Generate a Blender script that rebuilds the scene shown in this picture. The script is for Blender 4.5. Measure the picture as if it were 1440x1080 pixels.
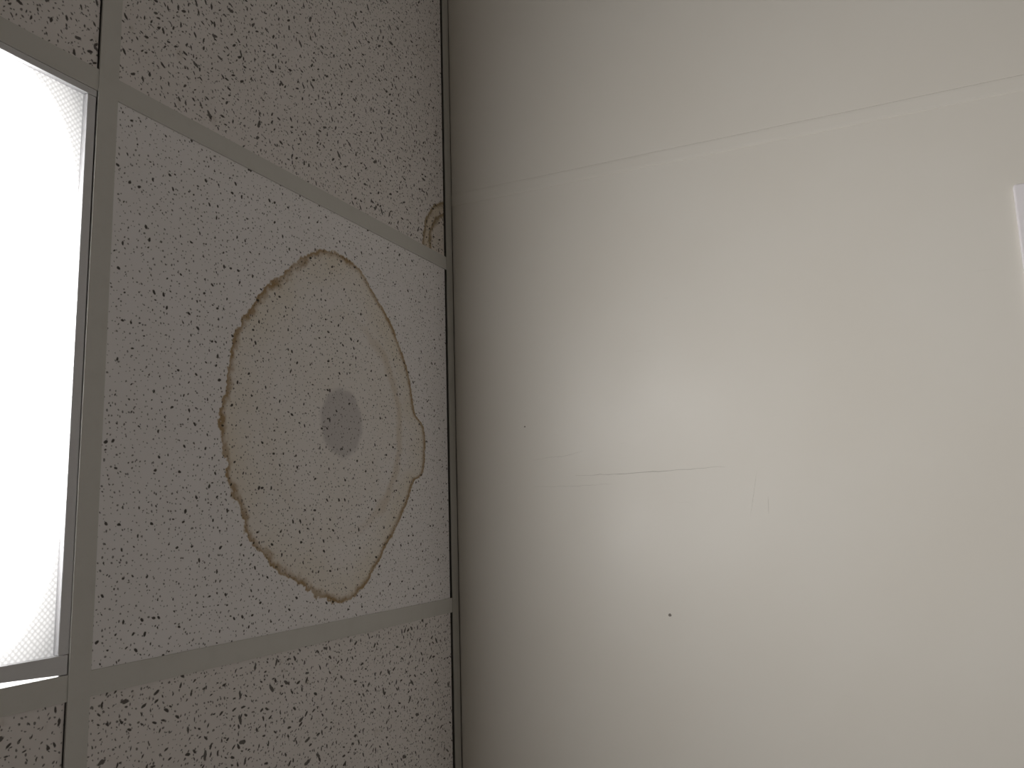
import bpy, bmesh, math, random
from mathutils import Matrix, Vector

for o in list(bpy.data.objects):
    bpy.data.objects.remove(o)
scene = bpy.context.scene
col = scene.collection
H = 2.44                     # underside of the suspended ceiling
P = 0.6096                   # ceiling grid module

# ------------------------------------------------------------------ camera
cam_d = bpy.data.cameras.new('camera')
cam = bpy.data.objects.new('camera', cam_d)
col.objects.link(cam)
cam_d.sensor_fit = 'HORIZONTAL'
cam_d.sensor_width = 36.0
cam_d.lens = 1185.97 / 1440 * 36.0
cam_d.clip_start = 0.01
right = Vector((0.420768303, 0.029176755, -0.906698821))
up = Vector((-0.130257383, -0.987182588, -0.092214703))
back = Vector((-0.897767815, 0.156905239, -0.411574655))
m = Matrix((right, up, back)).transposed().to_4x4()
m.translation = Vector((-1.3327844, 0.4647531, H - 0.7249115))
cam.matrix_world = m
scene.camera = cam

# ------------------------------------------------------------------ world, exposure
world = bpy.data.worlds.new('world')
scene.world = world
world.use_nodes = True
world.node_tree.nodes['Background'].inputs[0].default_value = (0.02, 0.02, 0.022, 1)
world.node_tree.nodes['Background'].inputs[1].default_value = 0.3
vs = scene.view_settings
vs.view_transform = 'Standard'
vs.look = 'None'
vs.exposure = 0.0
vs.gamma = 1.0
vs.use_curve_mapping = False
LAMP = 12.6                   # radiance of the fluorescent fixture's lit lens


# ------------------------------------------------------------------ node helpers
class NT:
    def __init__(self, name):
        self.mat = bpy.data.materials.new(name)
        self.mat.use_nodes = True
        self.t = self.mat.node_tree
        self.t.nodes.clear()
        self.out = self.t.nodes.new('ShaderNodeOutputMaterial')

    def n(self, kind, **kw):
        nd = self.t.nodes.new(kind)
        for k, v in kw.items():
            setattr(nd, k, v)
        return nd

    def put(self, sock, v):
        if v is None:
            return
        if hasattr(v, 'is_output'):
            self.t.links.new(v, sock)
        else:
            sock.default_value = v

    def math(self, op, a, b=None, c=None, clamp=False):
        nd = self.n('ShaderNodeMath', operation=op, use_clamp=clamp)
        self.put(nd.inputs[0], a)
        self.put(nd.inputs[1], b)
        self.put(nd.inputs[2], c)
        return nd.outputs[0]

    def vmath(self, op, a, b=None):
        nd = self.n('ShaderNodeVectorMath', operation=op)
        self.put(nd.inputs[0], a)
        self.put(nd.inputs[1], b)
        return nd.outputs['Value'] if op in ('LENGTH', 'DISTANCE', 'DOT_PRODUCT') else nd.outputs[0]

    def mix(self, f, a, b):
        nd = self.n('ShaderNodeMix', data_type='RGBA')
        self.put(nd.inputs[0], f)
        self.put(nd.inputs[6], a)
        self.put(nd.inputs[7], b)
        return nd.outputs[2]

    def ramp(self, v, lo, hi, a=0.0, b=1.0):
        nd = self.n('ShaderNodeMapRange', interpolation_type='SMOOTHSTEP')
        self.put(nd.inputs[0], v)
        for i, x in enumerate((lo, hi, a, b)):
            self.put(nd.inputs[i + 1], x)
        return nd.outputs[0]

    def noise(self, vec, scale, detail=2.0, rough=0.5):
        nd = self.n('ShaderNodeTexNoise')
        self.put(nd.inputs['Vector'], vec)
        nd.inputs['Scale'].default_value = scale
        nd.inputs['Detail'].default_value = detail
        nd.inputs['Roughness'].default_value = rough
        return nd.outputs[0]

    def obj_coord(self):
        return self.n('ShaderNodeTexCoord').outputs['Object']

    def principled(self, colour, rough=0.6, spec=0.3, bump=None, strength=0.2, dist=0.002):
        b = self.n('ShaderNodeBsdfPrincipled')
        self.put(b.inputs['Base Color'], colour)
        self.put(b.inputs['Roughness'], rough)
        self.put(b.inputs['Specular IOR Level'], spec)
        if bump is not None:
            bp = self.n('ShaderNodeBump')
            bp.inputs['Strength'].default_value = strength
            bp.inputs['Distance'].default_value = dist
            self.put(bp.inputs['Height'], bump)
            self.t.links.new(bp.outputs[0], b.inputs['Normal'])
        self.t.links.new(b.outputs[0], self.out.inputs[0])
        return self.mat


def rgb(r, g, b):
    return (r, g, b, 1.0)


def specks(nt, vec, cell, rmin, rmax, stretch, keep, soft=0.0004):
    """irregular pin holes and fissures: one randomly turned elongated hole per cell"""
    wob = nt.n('ShaderNodeTexNoise')
    nt.put(wob.inputs['Vector'], vec)
    wob.inputs['Scale'].default_value = 260.0
    wob.inputs['Detail'].default_value = 1.0
    off = nt.vmath('SUBTRACT', wob.outputs['Color'], (0.5, 0.5, 0.5))
    sc = nt.n('ShaderNodeVectorMath', operation='SCALE')
    nt.put(sc.inputs[0], off)
    sc.inputs['Scale'].default_value = rmax * 1.2
    v = nt.vmath('ADD', vec, sc.outputs[0])
    vo = nt.n('ShaderNodeTexVoronoi', voronoi_dimensions='2D', feature='F1')
    nt.put(vo.inputs['Vector'], v)
    vo.inputs['Scale'].default_value = 1.0 / cell
    vo.inputs['Randomness'].default_value = 0.95
    d = nt.vmath('SUBTRACT', v, vo.outputs['Position'])
    sep = nt.n('ShaderNodeSeparateColor')
    nt.put(sep.inputs[0], vo.outputs['Color'])
    rot = nt.n('ShaderNodeVectorRotate', rotation_type='Z_AXIS')
    nt.put(rot.inputs['Vector'], d)
    nt.put(rot.inputs['Angle'], nt.math('MULTIPLY', sep.outputs[0], 6.2832))
    sq = nt.vmath('MULTIPLY', rot.outputs[0], (1.0, stretch, 0.0))
    ln = nt.vmath('LENGTH', sq)
    g2 = nt.math('POWER', sep.outputs[1], 2.5)
    rad = nt.math('MULTIPLY_ADD', g2, rmax - rmin, rmin)
    edge = nt.math('SUBTRACT', rad, ln)
    hole = nt.ramp(edge, -soft, soft)
    on = nt.math('LESS_THAN', sep.outputs[2], keep)
    return nt.math('MULTIPLY', hole, on)


# outline of the big water stain: (angle in degrees, radius in metres) about its centre on the tile
STAIN_C = (-0.3417, 0.3228)
STAIN = [(-179.4, .2324), (-173.3, .2277), (-166.6, .2297), (-161.5, .2318), (-156.5, .2318), (-151.7, .2302),
         (-147.3, .2286), (-144.8, .2254), (-142.1, .2281), (-134.0, .2281), (-126.5, .2264), (-118.9, .2315),
         (-111.7, .237), (-106.2, .2446), (-99.2, .2503), (-92.4, .2513), (-86.4, .249), (-79.9, .2463),
         (-73.7, .2377), (-67.0, .2276), (-58.6, .2221), (-50.3, .2183), (-41.0, .2124), (-32.3, .2109),
         (-20.6, .2075), (-14.1, .2055), (-9.0, .2095), (-5.3, .2258), (0.1, .236), (5.9, .2378), (13.2, .2385),
         (19.3, .2203), (25.4, .2113), (31.6, .211), (38.6, .2089), (45.4, .2099), (54.8, .2117), (62.5, .2211),
         (70.0, .2293), (73.1, .2379), (80.0, .2441), (84.2, .25), (90.0, .2511), (97.5, .2439), (104.1, .241),
         (111.0, .2358), (117.8, .2349), (126.2, .2375), (131.4, .2371), (136.7, .2421), (143.9, .2379),
         (146.9, .2328), (151.2, .234), (155.4, .2358), (159.4, .2377), (163.9, .2335), (168.1, .2345),
         (173.3, .2358), (177.4, .2368)]

TILE_NEW = rgb(0.87, 0.85, 0.865)
TILE_OLD = rgb(0.80, 0.765, 0.755)
HOLE = rgb(0.055, 0.047, 0.042)


def tile_material(name, kind, centre=(0, 0)):
    nt = NT(name)
    oc = nt.obj_coord()
    info = nt.n('ShaderNodeObjectInfo')
    comb = nt.n('ShaderNodeCombineXYZ')
    nt.put(comb.inputs[0], nt.math('MULTIPLY', info.outputs['Random'], 31.7))
    nt.put(comb.inputs[1], nt.math('MULTIPLY', info.outputs['Random'], 17.3))
    v = nt.vmath('ADD', oc, comb.outputs[0])
    if kind == 'fine':
        a = specks(nt, v, 0.0064, 0.0004, 0.0011, 0.75, 0.85)
        b = specks(nt, v, 0.0140, 0.0006, 0.0017, 0.60, 0.70)
        holes = nt.math('MAXIMUM', nt.math('MULTIPLY', a, 0.75), nt.math('MULTIPLY', b, 0.95))
    else:
        a = specks(nt, v, 0.0064, 0.0004, 0.0012, 0.7, 0.85)
        b = specks(nt, v, 0.0104, 0.0005, 0.0017, 0.42, 0.85)
        c = specks(nt, nt.vmath('ADD', v, (0.37, 0.61, 0.0)), 0.026, 0.0006, 0.0025, 0.40, 0.60)
        holes = nt.math('MAXIMUM', nt.math('MULTIPLY', a, 0.75), nt.math('MULTIPLY', b, 0.92))
        holes = nt.math('MAXIMUM', holes, nt.math('MULTIPLY', c, 0.85))
    # faint mottling of the painted mineral fibre
    mott = nt.ramp(nt.noise(v, 14.0, 4.0, 0.6), 0.3, 0.7)
    base = nt.mix(nt.math('MULTIPLY', mott, 0.35), TILE_NEW if kind == 'fine' else TILE_OLD,
                  rgb(0.81, 0.79, 0.78) if kind == 'fine' else rgb(0.70, 0.665, 0.64))
    if kind != 'fine':
        dirt = nt.ramp(nt.noise(v, 38.0, 3.0, 0.55), 0.62, 0.78)
        base = nt.mix(nt.math('MULTIPLY', dirt, 0.55), base, rgb(0.48, 0.43, 0.38))
    if kind in ('fine', 'corner'):
        rel = nt.vmath('SUBTRACT', oc, (centre[0], centre[1], 0.0))
        rel = nt.vmath('MULTIPLY', rel, (1.0, 1.0, 0.0))
        sep = nt.n('ShaderNodeSeparateXYZ')
        nt.put(sep.inputs[0], rel)
        dist = nt.vmath('LENGTH', rel)
    if kind == 'fine':
        ang = nt.math('ARCTAN2', sep.outputs[1], sep.outputs[0])
        u = nt.math('MULTIPLY_ADD', ang, 1.0 / (2 * math.pi), 0.5)
        fc = nt.n('ShaderNodeFloatCurve')
        nt.put(fc.inputs['Value'], u)
        cm = fc.mapping
        cu = cm.curves[0]
        pts = [(d / 360 + 0.5, (r - 0.19) / 0.08) for d, r in STAIN]
        pts = [(0.0, pts[0][1])] + pts + [(1.0, pts[0][1])]
        cu.points[0].location = pts[0]
        cu.points[1].location = pts[-1]
        for p in pts[1:-1]:
            cu.points.new(*p)
        cm.update()
        rad = nt.math('MULTIPLY_ADD', fc.outputs[0], 0.08, 0.19)
        s = nt.math('SUBTRACT', dist, rad)
        # the side away from the wall is ragged, the other side smooth
        side = nt.ramp(sep.outputs[0], 0.12, -0.12)
        rag = nt.math('MULTIPLY_ADD', side, 0.75, 0.25)
        w1 = nt.math('MULTIPLY', nt.math('SUBTRACT', nt.noise(oc, 75.0, 2.0), 0.5), 0.020)
        s = nt.math('MULTIPLY_ADD', w1, rag, s)
        w2 = nt.math('MULTIPLY', nt.math('SUBTRACT', nt.noise(oc, 210.0, 1.0), 0.5), 0.006)
        s = nt.math('ADD', s, w2)
        outer = nt.ramp(s, 0.0022, -0.0012)
        fall = nt.ramp(s, nt.math('MULTIPLY_ADD', side, -0.0020, -0.0115), -0.0010)
        ring = nt.math('MULTIPLY', outer, fall)
        ring = nt.math('MULTIPLY', ring, nt.ramp(nt.noise(oc, 22.0, 2.0), 0.2, 0.6, 0.55, 0.95))
        halo = nt.math('MULTIPLY', outer, nt.ramp(s, -0.075, -0.004, 0.22, 0.60))
        halo = nt.math('MULTIPLY', halo, nt.ramp(nt.noise(oc, 9.0, 3.0), 0.3, 0.7, 0.55, 1.0))
        base = nt.mix(halo, base, rgb(0.71, 0.63, 0.475))
        # an older, fainter tide line inside
        s2 = nt.math('MULTIPLY_ADD', nt.math('SUBTRACT', nt.noise(oc, 26.0, 3.0), 0.5), 0.030, nt.math('SUBTRACT', dist, 0.210))
        t2 = nt.math('MULTIPLY', nt.ramp(s2, -0.066, -0.052), nt.ramp(s2, -0.036, -0.050))
        t2 = nt.math('MULTIPLY', t2, nt.ramp(sep.outputs[0], 0.02, 0.12, 0.06, 0.38))
        base = nt.mix(t2, base, rgb(0.56, 0.45, 0.32))
        base = nt.mix(ring, base, rgb(0.36, 0.245, 0.13))
        # round damp spot in the middle
        sp = nt.vmath('LENGTH', nt.vmath('SUBTRACT', rel, (0.0045, -0.0012, 0.0)))
        sp = nt.math('MULTIPLY_ADD', nt.math('SUBTRACT', nt.noise(oc, 45.0, 2.0), 0.5), 0.012, sp)
        spot = nt.math('MULTIPLY', nt.ramp(sp, 0.0545, 0.0435), 0.95)
        base = nt.mix(spot, base, rgb(0.60, 0.575, 0.575))
    if kind == 'corner':
        w1 = nt.math('MULTIPLY', nt.math('SUBTRACT', nt.noise(oc, 60.0, 2.0), 0.5), 0.016)
        s = nt.math('ADD', nt.math('SUBTRACT', dist, 0.104), w1)
        ins = nt.ramp(s, 0.0025, -0.0025)
        ring = nt.math('MULTIPLY', ins, nt.ramp(s, -0.010, -0.003))
        ring2 = nt.math('MULTIPLY', nt.ramp(s, -0.018, -0.022), nt.ramp(s, -0.032, -0.023))
        base = nt.mix(nt.math('MULTIPLY', ins, nt.ramp(s, -0.036, -0.022, 0.25, 0.6)), base, rgb(0.60, 0.50, 0.35))
        base = nt.mix(nt.math('MULTIPLY', nt.math('MAXIMUM', ring, ring2), 0.75), base, rgb(0.25, 0.175, 0.085))
    colour = nt.mix(holes, base, HOLE)
    grain = nt.noise(v, 900.0, 2.0)
    h = nt.math('MULTIPLY_ADD', grain, 0.12, nt.math('SUBTRACT', 1.0, holes))
    return nt.principled(colour, 0.95, 0.05, h, 0.35, 0.0015)


def metal_paint(name, c, rough=0.5, dirt=0.2):
    nt = NT(name)
    oc = nt.obj_coord()
    f = nt.ramp(nt.noise(oc, 30.0, 4.0, 0.6), 0.45, 0.8)
    f2 = nt.ramp(nt.noise(oc, 420.0, 2.0), 0.62, 0.74)
    base = nt.mix(nt.math('MULTIPLY', f, dirt), c, rgb(c[0] * .8, c[1] * .79, c[2] * .76))
    base = nt.mix(nt.math('MULTIPLY', f2, dirt * 0.4), base, rgb(.2, .19, .17))
    return nt.principled(base, rough, 0.35)


def wall_material(name, c):
    nt = NT(name)
    oc = nt.obj_coord()
    f = nt.ramp(nt.noise(oc, 3.2, 4.0, 0.55), 0.3, 0.7)
    base = nt.mix(nt.math('MULTIPLY', f, 0.5), c, rgb(c[0] * .965, c[1] * .95, c[2] * .93))
    scuff = nt.ramp(nt.noise(nt.vmath('MULTIPLY', oc, (1.0, 26.0, 5.0)), 2.6, 4.0, 0.6), 0.68, 0.80)
    base = nt.mix(nt.math('MULTIPLY', scuff, 0.10), base, rgb(.40, .37, .32))
    weave = nt.noise(nt.vmath('MULTIPLY', oc, (1.0, 420.0, 160.0)), 1.0, 2.0)
    h = nt.math('ADD', nt.math('MULTIPLY', weave, 0.5), nt.noise(oc, 500.0, 2.0))
    r = nt.ramp(nt.noise(oc, 6.0, 3.0), 0.3, 0.7, 0.36, 0.44)
    return nt.principled(base, r, 0.35, h, 0.10, 0.0006)


def plain(name, c, rough=0.7, spec=0.3, scale=60.0, amt=0.15, bump=0.1):
    nt = NT(name)
    oc = nt.obj_coord()
    f = nt.noise(oc, scale, 4.0, 0.6)
    base = nt.mix(nt.math('MULTIPLY', f, amt * 2), c, rgb(c[0] * .7, c[1] * .7, c[2] * .7))
    return nt.principled(base, rough, spec, f, bump, 0.002)


M = {}
M['tile_plain'] = tile_material('fissured_ceiling_tile', 'plain')
M['tee'] = metal_paint('grid_white_paint', rgb(0.60, 0.59, 0.56), 0.45, 0.25)
M['angle'] = metal_paint('wall_angle_paint', rgb(0.50, 0.49, 0.45), 0.5, 0.35)
M['frame'] = metal_paint('fixture_white_paint', rgb(0.66, 0.66, 0.68), 0.4, 0.12)
M['housing'] = metal_paint('fixture_inner_enamel', rgb(0.62, 0.62, 0.62), 0.5, 0.05)
M['wall'] = wall_material('cream_wall_vinyl', rgb(0.70, 0.67, 0.615))
M['strip'] = wall_material('cream_seam_strip', rgb(0.70, 0.67, 0.615))
M['other_wall'] = wall_material('cream_wall_paint', rgb(0.68, 0.65, 0.60))
M['deck'] = plain('grey_concrete_deck', rgb(0.10, 0.10, 0.10), 0.9, 0.1)
M['carpet'] = plain('grey_brown_carpet', rgb(0.40, 0.375, 0.345), 0.95, 0.05, 300.0, 0.3, 0.5)
M['core'] = plain('gypsum_core', rgb(0.55, 0.53, 0.50), 0.9, 0.1)
M['board'] = plain('white_board_face', rgb(0.80, 0.77, 0.79), 0.35, 0.4, 8.0, 0.02, 0.0)
M['mark'] = plain('grey_scuff', rgb(0.50, 0.475, 0.425), 0.8, 0.1, 300.0, 0.3, 0.0)
M['faint'] = plain('faint_scuff', rgb(0.575, 0.55, 0.50), 0.7, 0.1, 300.0, 0.2, 0.0)
M['nail'] = plain('dark_nail_hole', rgb(0.26, 0.235, 0.21), 0.8, 0.1)

LENS_HX, LENS_HY = 0.5920, 0.2835       # half size of the lens


def lens_material():
    # prismatic acrylic emitting by itself, no tubes behind; dimmer corners painted into the emission
    nt = NT('prismatic_acrylic')
    oc = nt.obj_coord()
    ab = nt.vmath('ABSOLUTE', oc)
    sep = nt.n('ShaderNodeSeparateXYZ')
    nt.put(sep.inputs[0], ab)
    dx = nt.math('MAXIMUM', nt.math('SUBTRACT', LENS_HX, sep.outputs[0]), 0.0)
    dy = nt.math('MAXIMUM', nt.math('SUBTRACT', LENS_HY, sep.outputs[1]), 0.0)
    mm = nt.math('ADD', nt.math('SQRT', nt.math('DIVIDE', dx, 0.100)), nt.math('SQRT', nt.math('DIVIDE', dy, 0.190)))
    rot = nt.n('ShaderNodeVectorRotate', rotation_type='Z_AXIS')
    nt.put(rot.inputs['Vector'], oc)
    rot.inputs['Angle'].default_value = math.radians(45)
    vo = nt.n('ShaderNodeTexVoronoi', voronoi_dimensions='2D', feature='F1', distance='EUCLIDEAN')
    nt.put(vo.inputs['Vector'], rot.outputs[0])
    vo.inputs['Scale'].default_value = 1 / 0.0042
    vo.inputs['Randomness'].default_value = 0.12
    pr = nt.ramp(vo.outputs['Distance'], 0.12, 0.62)
    low = nt.math('MULTIPLY_ADD', nt.ramp(mm, 0.45, 1.0), 0.42, 0.42)
    low = nt.math('MULTIPLY', low, nt.math('MULTIPLY_ADD', pr, -0.42, 1.28))
    full = nt.math('MULTIPLY', nt.ramp(mm, 0.92, 1.75), LAMP)
    b = nt.n('ShaderNodeBsdfPrincipled')
    b.inputs['Base Color'].default_value = rgb(.35, .35, .36)
    b.inputs['Roughness'].default_value = 0.25
    b.inputs['Emission Color'].default_value = rgb(1.0, 0.985, 0.965)
    nt.put(b.inputs['Emission Strength'], nt.math('ADD', low, full))
    bp = nt.n('ShaderNodeBump')
    bp.inputs['Strength'].default_value = 0.6
    bp.inputs['Distance'].default_value = 0.002
    nt.put(bp.inputs['Height'], pr)
    nt.t.links.new(bp.outputs[0], b.inputs['Normal'])
    nt.t.links.new(b.outputs[0], nt.out.inputs[0])
    return nt.mat


M['lens'] = lens_material()


# ------------------------------------------------------------------ mesh helpers
def mesh_obj(name, bm, mat, parent=None, loc=(0, 0, 0), smooth=False):
    me = bpy.data.meshes.new(name)
    bmesh.ops.recalc_face_normals(bm, faces=bm.faces)
    bm.to_mesh(me)
    bm.free()
    me.materials.append(mat)
    for p in me.polygons:
        p.use_smooth = smooth
    o = bpy.data.objects.new(name, me)
    col.objects.link(o)
    o.location = loc
    if parent is not None:
        o.parent = parent
        o.matrix_parent_inverse = Matrix.Identity(4)
    return o


def copy_obj(src, loc):
    o = src.copy()
    col.objects.link(o)
    o.location = loc
    return o


def add_box(bm, x0, x1, y0, y1, z0, z1, bev=0.0, seg=1):
    vs_ = [bm.verts.new((x, y, z)) for z in (z0, z1) for y in (y0, y1) for x in (x0, x1)]
    fs = [(0, 2, 3, 1), (4, 5, 7, 6), (0, 1, 5, 4), (2, 6, 7, 3), (0, 4, 6, 2), (1, 3, 7, 5)]
    faces = [bm.faces.new([vs_[i] for i in f]) for f in fs]
    if bev > 0:
        edges = list({e for f in faces for e in f.edges})
        bmesh.ops.bevel(bm, geom=edges, offset=bev, segments=seg, affect='EDGES', profile=0.6)


def box(name, x0, x1, y0, y1, z0, z1, mat, parent=None, bev=0.0, seg=1, loc=None):
    """box given in world coordinates; origin at loc (default: centre of the box)"""
    c = loc or ((x0 + x1) / 2, (y0 + y1) / 2, (z0 + z1) / 2)
    bm = bmesh.new()
    add_box(bm, x0 - c[0], x1 - c[0], y0 - c[1], y1 - c[1], z0 - c[2], z1 - c[2], bev, seg)
    return mesh_obj(name, bm, mat, parent, c)


def prism(name, quad, z0, z1, mat, parent, bev=0.0004):
    """plate between z0 and z1 with its own corner positions"""
    n = len(quad)
    cx = sum(q[0] for q in quad) / n
    cy = sum(q[1] for q in quad) / n
    bm = bmesh.new()
    lo = [bm.verts.new((q[0] - cx, q[1] - cy, z0 - (z0 + z1) / 2)) for q in quad]
    hi = [bm.verts.new((q[0] - cx, q[1] - cy, z1 - (z0 + z1) / 2)) for q in quad]
    bm.faces.new(lo[::-1])
    bm.faces.new(hi)
    for i in range(n):
        j = (i + 1) % n
        bm.faces.new((lo[i], lo[j], hi[j], hi[i]))
    if bev:
        bmesh.ops.bevel(bm, geom=list(bm.edges), offset=bev, segments=1, affect='EDGES')
    return mesh_obj(name, bm, mat, parent, (cx, cy, (z0 + z1) / 2))


def extrude_profile(bm, prof, axis, a, b):
    """extrude a closed 2D profile (p, z) along x or y from a to b"""
    def pt(p, z, t):
        return (p, t, z) if axis == 'y' else (t, p, z)
    A = [bm.verts.new(pt(p, z, a)) for p, z in prof]
    B = [bm.verts.new(pt(p, z, b)) for p, z in prof]
    bm.faces.new(A)
    bm.faces.new(B[::-1])
    n = len(prof)
    for i in range(n):
        j = (i + 1) % n
        bm.faces.new((A[i], B[i], B[j], A[j]))


def structure(o):
    o['kind'] = 'structure'
    return o


# ------------------------------------------------------------------ room shell
NX = 3                       # full bays behind the bay beside the wall
X0, X1 = -0.7520 - NX * 1.2192, 0.0
KY0, KY1 = -4, 5
Y0, Y1 = KY0 * P, KY1 * P
DECK = H + 0.28
floor = structure(box('floor', X0 - .1, X1 + .1, Y0 - .1, Y1 + .1, -.08, 0, M['carpet']))
ceiling = structure(box('ceiling', X0 - .1, X1 + .1, Y0 - .1, Y1 + .1, DECK, DECK + .1, M['deck'], loc=(0, 0, DECK)))
wall_left = structure(box('wall_left', X0 - .1, X0, Y0 - .1, Y1 + .1, 0, DECK, M['other_wall']))
wall_front = structure(box('wall_front', X0, X1 + .1, Y0 - .1, Y0, 0, DECK, M['other_wall']))
wall_back = structure(box('wall_back', X0, X1 + .1, Y1, Y1 + .1, 0, DECK, M['other_wall']))

# the wall in view: gypsum panels with a cover strip over every joint
wall = structure(box('wall_right', X1 + .0125, X1 + .1, Y0, Y1, 0, DECK, M['core'], loc=(0, 0, 0)))
SEAM = -0.1282
joints = [Y0] + [SEAM + 1.2192 * k for k in range(-2, 3)] + [Y1]
for a, b in zip(joints[:-1], joints[1:]):
    bm = bmesh.new()
    add_box(bm, 0.0, 0.0125, a + .0004, b - .0004, 0.0, H - .0008)   # the panels stop just under the wall angle
    mesh_obj('wall_panel', bm, M['wall'], wall)
first = None
for y in joints[1:-1]:
    if first is None:
        bm = bmesh.new()
        prof = [(0.0, -0.0121), (-0.0008, -0.0112), (-0.0011, -0.0070), (-0.0011, 0.0070), (-0.0008, 0.0114), (0.0, 0.0121)]
        n = 40
        rng = random.Random(4)
        rings = []
        for k in range(n + 1):
            z = H - 0.0008 - k * (H - 0.0008) / n
            wv = [rng.uniform(-.0004, .0004) for _ in range(2)]
            rings.append([bm.verts.new((px, py + (wv[0] if py < 0 else wv[1]), z)) for px, py in prof])
        for k in range(n):
            for i in range(len(prof) - 1):
                bm.faces.new((rings[k][i], rings[k][i + 1], rings[k + 1][i + 1], rings[k + 1][i]))
        first = mesh_obj('seam_strip', bm, M['strip'], wall, (0, y, 0))
    else:
        copy_obj(first, (0, y, 0))


def streak(name, pts, w, mat):
    """thin scuff on the wall, a tapered ribbon following (y, z) points"""
    bm = bmesh.new()
    rng = random.Random(len(pts) + int(pts[0][0] * 1000))
    c = pts[len(pts) // 2]
    rows = []
    N = 26
    for k in range(N + 1):
        t = k / N * (len(pts) - 1)
        i = min(int(t), len(pts) - 2)
        f = t - i
        y = pts[i][0] * (1 - f) + pts[i + 1][0] * f + rng.uniform(-.0008, .0008)
        z = pts[i][1] * (1 - f) + pts[i + 1][1] * f
        hw = w * 0.5 * (0.25 + 0.75 * math.sin(math.pi * min(max(k / N, .04), .96))) * rng.uniform(.5, 1.1)
        dy, dz = pts[-1][0] - pts[0][0], pts[-1][1] - pts[0][1]
        L = math.hypot(dy, dz)
        ny, nz = -dz / L, dy / L
        rows.append([bm.verts.new((x, y + s * ny * hw - c[0], z + s * nz * hw - c[1]))
                     for s, x in ((-1, .0002), (0, -.00025), (1, .0002))])
    for k in range(N):
        for i in range(2):
            bm.faces.new((rows[k][i], rows[k][i + 1], rows[k + 1][i + 1], rows[k + 1][i]))
    return mesh_obj(name, bm, mat, wall, (0, c[0], c[1]))


streak('scuff_mark', [(.3973, H - .2261), (.3985, H - .30), (.3972, H - .38), (.3955, H - .4736)], .0019, M['mark'])
streak('scuff_mark', [(.3680, H - .150), (.3647, H - .18), (.3640, H - .21), (.3572, H - .2425)], .0012, M['faint'])
streak('scuff_mark', [(.4053, H - .5209), (.44, H - .514), (.4737, H - .5065)], .0011, M['faint'])
streak('scuff_mark', [(.4436, H - .535), (.4702, H - .534)], .0013, M['faint'])
streak('scuff_mark', [(.4130, H - .150), (.4150, H - .2250), (.4145, H - .29)], .0011, M['faint'])
# nail holes: a raised ragged lip round a dark pit
for y, z, r in ((.6215, H - .3732, .0026), (.3089, H - .1359, .0016)):
    bm = bmesh.new()
    rng = random.Random(int(y * 1000))
    n = 14
    ro = [bm.verts.new((0.0003, math.cos(i / n * 6.2832) * r * rng.uniform(.85, 1.3), math.sin(i / n * 6.2832) * r * rng.uniform(.8, 1.2))) for i in range(n)]
    rm = [bm.verts.new((-0.0005, v.co.y * .7, v.co.z * .7)) for v in ro]
    ri = [bm.verts.new((-0.0001, v.co.y * .25, v.co.z * .25)) for v in ro]
    for i in range(n):
        j = (i + 1) % n
        bm.faces.new((ro[i], ro[j], rm[j], rm[i]))
        bm.faces.new((rm[i], rm[j], ri[j], ri[i]))
    bm.faces.new(ri)
    mesh_obj('nail_hole', bm, M['nail'], wall, (0, y, z))

# ------------------------------------------------------------------ suspended ceiling
MX = -0.7520                 # main tee nearest the wall
MX2 = MX - 1.2192
W2 = 0.0120                  # half a flange
FL = 0.0018                  # flange thickness


def tee_profile(z0):
    return [(-W2, z0), (W2, z0), (W2, z0 + FL), (.0015, z0 + FL + .0006), (.0015, z0 + .030), (.003, z0 + .032),
            (.003, z0 + .038), (-.003, z0 + .038), (-.003, z0 + .032), (-.0015, z0 + .030), (-.0015, z0 + FL + .0006), (-W2, z0 + FL)]


ZC = H - DECK                # ceiling plane relative to the deck object
main = None
for x in [MX - 1.2192 * k for k in range(NX)]:
    if main is None:
        bm = bmesh.new()
        extrude_profile(bm, tee_profile(0), 'y', Y0 + .002, Y1 - .002)
        main = mesh_obj('main_tee', bm, M['tee'], ceiling, (x, 0, ZC))
    else:
        copy_obj(main, (x, 0, ZC))
spans = [(MX + W2 - .001, -.0222)]
for k in range(1, NX + 1):
    xa, xb = MX - 1.2192 * k, MX - 1.2192 * (k - 1)
    spans.append((xa + (W2 - .001 if k < NX else .0222), xb - W2 + .001))
for a, b in spans:
    base = None
    for k in range(KY0 + 1, KY1):
        if base is None:
            bm = bmesh.new()
            extrude_profile(bm, tee_profile(0), 'x', a, b)
            base = mesh_obj('cross_tee', bm, M['tee'], ceiling, (0, k * P, ZC + .0007))
        else:
            copy_obj(base, (0, k * P, ZC + .0007))

# wall angle mouldings: flange under the tiles, leg up the wall
GAP = 0.0013


def angle_mesh(a, b, axis, inward, pos, bends=()):
    bm = bmesh.new()
    # flange (slightly uneven against the wall) and upright leg
    n = 60
    rng = random.Random(int(abs(pos) * 100) + 3)
    prev = None
    for k in range(n + 1):
        t = a + (b - a) * k / n
        g = GAP + rng.uniform(-.0003, .0005)
        for c, hw, ex in bends:
            g += ex * max(0.0, 1 - ((t - c) / hw) ** 2)
        sec = [(-.0232, 0), (-g, 0), (-g, .024), (-g - .0009, .024), (-g - .0009, .0012), (-.0232, .0012)]
        ring = []
        for p, z in sec:
            q = pos + p * inward
            ring.append(bm.verts.new((q, t, z) if axis == 'y' else (t, q, z)))
        if prev:
            for i in range(6):
                j = (i + 1) % 6
                bm.faces.new((prev[i], prev[j], ring[j], ring[i]))
        else:
            bm.faces.new(ring)
        prev = ring
    bm.faces.new(prev[::-1])
    return bm


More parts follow.
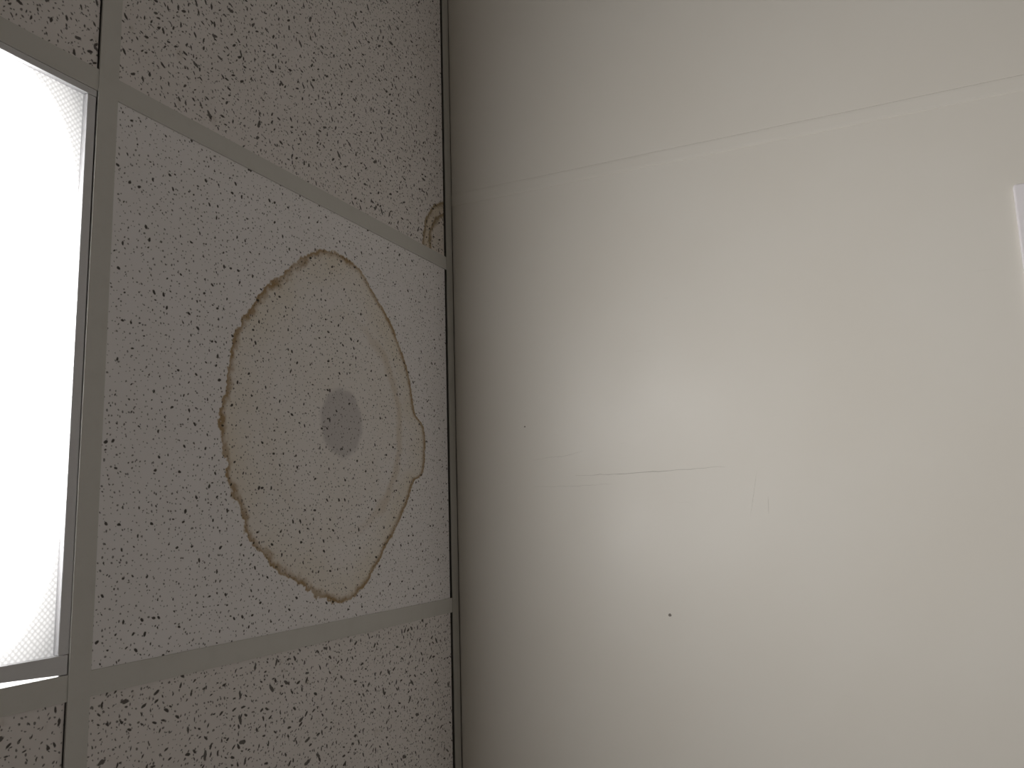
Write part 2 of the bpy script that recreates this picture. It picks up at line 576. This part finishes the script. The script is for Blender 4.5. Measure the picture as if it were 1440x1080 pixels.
for args in ((Y0, Y1, 'y', 1, X1, ((-.1245, .026, .0034),)), (Y0, Y1, 'y', -1, X0, ()), (X0 + .023, X1 - .023, 'x', -1, Y0, ()), (X0 + .023, X1 - .023, 'x', 1, Y1, ())):
    mesh_obj('wall_angle', angle_mesh(*args), M['angle'], ceiling, (0, 0, ZC))

# tiles
TH = 0.016
cols = [(MX + .004, -.0268)] + [(MX - 1.2192 * k + .004, MX - 1.2192 * (k - 1) - .004) for k in range(1, NX + 1)]
plain_tiles = {}
for ci, (a, b) in enumerate(cols):
    for k in range(KY0, KY1):
        if ci == 1 and k == 0:
            continue                                   # the light fixture hangs here
        y0, y1 = k * P + .004, (k + 1) * P - .004
        aa, bb = a, b
        if ci == 1 and k == -1:
            bb = MX - W2 - .0009                       # cut a hair short: a dark crack shows beside the main tee
        if ci == 1 and k == 1:
            bb = MX - W2 - .0004
        cx, cy = (aa + bb) / 2, (y0 + y1) / 2
        z = ZC + FL + .0008
        if ci == 0 and k == 0:
            mat = tile_material('stained_ceiling_tile', 'fine', (STAIN_C[0] - cx, STAIN_C[1] - cy))
            lab = 'ceiling tile with a large round brown-edged water stain and a grey damp spot'
        elif ci == 0 and k == -1:
            mat = tile_material('corner_stained_ceiling_tile', 'corner', (0.0 - cx, -0.015 - cy))
            lab = 'fissured ceiling tile with a small brown water stain by the wall'
        else:
            mat, lab = M['tile_plain'], None
        key = (round(bb - aa, 5), lab)
        if key in plain_tiles:
            copy_obj(plain_tiles[key], (cx, cy, z))
            continue
        bm = bmesh.new()
        add_box(bm, aa - cx, bb - cx, y0 - cy, y1 - cy, 0, TH, 0.0006)
        t = mesh_obj('ceiling_tile', bm, mat, ceiling, (cx, cy, z))
        if lab:
            t['label'] = lab
        plain_tiles[key] = t

# ------------------------------------------------------------------ light fixture
FX0, FX1 = MX2 + W2, MX - W2          # clear opening between the main tees
FY0, FY1 = W2, P - W2
fix = bpy.data.objects.new('ceiling_light', None)
col.objects.link(fix)
FZ = H + 0.0012
fix.location = ((FX0 + FX1) / 2, (FY0 + FY1) / 2, FZ)
fix['label'] = 'recessed fluorescent ceiling light with a prismatic lens in a white metal frame'
fix['category'] = 'ceiling light'
OX, OY, OZ = fix.location


def fbox(name, x0, x1, y0, y1, z0, z1, mat, parent=fix, bev=0.0):
    o = box(name, x0 - OX, x1 - OX, y0 - OY, y1 - OY, z0 - OZ, z1 - OZ, mat, None, bev)
    o.parent = parent
    return o


# housing: open box of sheet steel
bm = bmesh.new()
hx0, hx1, hy0, hy1 = FX0 + .004, FX1 - .004, FY0 + .001, FY1 + .004
zt = 0.105
t_ = .0015
for b_ in ((hx0, hx1, hy0, hy1, zt, zt + t_), (hx0, hx0 + t_, hy0, hy1, .006, zt), (hx1 - t_, hx1, hy0, hy1, .006, zt),
           (hx0, hx1, hy0, hy0 + t_, .006, zt), (hx0, hx1, hy1 - t_, hy1, .006, zt)):
    add_box(bm, b_[0] - OX, b_[1] - OX, b_[2] - OY, b_[3] - OY, b_[4], b_[5])
mesh_obj('housing', bm, M['housing'], fix)
# hinged door frame: two long rails run through, the end rails butt between them; it hangs slightly askew
LX1, LX0 = -0.7757, FX0 + .0120       # lens opening
LY0, LY1 = 0.0195, 0.5790


def frail(quad):
    q = [(a - OX, b - OY) for a, b in quad]
    return prism('frame_rail', q, 0.0, 0.007, M['frame'], fix)


xo = FX1 - .0009
frail([(FX0 + .001, FY0 + .0003), (xo, FY0 + .0003), (xo, LY0), (FX0 + .001, LY0)])
frail([(FX0 + .001, LY1), (xo, LY1), (xo, FY1 - .0006), (-.785, FY1 - .0018), (-.835, FY1 - .0048), (FX0 + .001, FY1 - .0050)])
frail([(LX1, LY0 + .0006), (FX1 - .0016, LY0 + .0006), (FX1 - .0001, LY1 - .0005), (LX1, LY1 - .0005)])
frail([(FX0 + .001, LY0 + .0006), (LX0, LY0 + .0006), (LX0, LY1 - .0005), (FX0 + .001, LY1 - .0005)])
# lens lying on the rails
fbox('prismatic_lens', LX0 - .005, LX1 + .004, LY0 - .004, LY1 + .003, OZ + .0072, OZ + .0074, M['lens'])
# ------------------------------------------------------------------ white board on the wall
bz1, by0 = H - .9015, .0215
bz0, by1 = bz1 - .60, by0 + .90
bm = bmesh.new()
hy, hz = (by1 - by0) / 2, (bz1 - bz0) / 2
add_box(bm, -.006, 0.0, -hy, hy, -hz, hz)
corner = [e for e in bm.edges if abs(e.verts[0].co.x - e.verts[1].co.x) > .003]
bmesh.ops.bevel(bm, geom=corner, offset=.004, segments=3, affect='EDGES', profile=0.5)
rim = [e for e in bm.edges if e.verts[0].co.x < -.005 and e.verts[1].co.x < -.005]
bmesh.ops.bevel(bm, geom=rim, offset=.0025, segments=3, affect='EDGES', profile=0.5)
bd = mesh_obj('white_board', bm, M['board'], None, (-.0003, (by0 + by1) / 2, (bz0 + bz1) / 2))
bd['label'] = 'plain white board mounted flat on the cream wall'
bd['category'] = 'board'
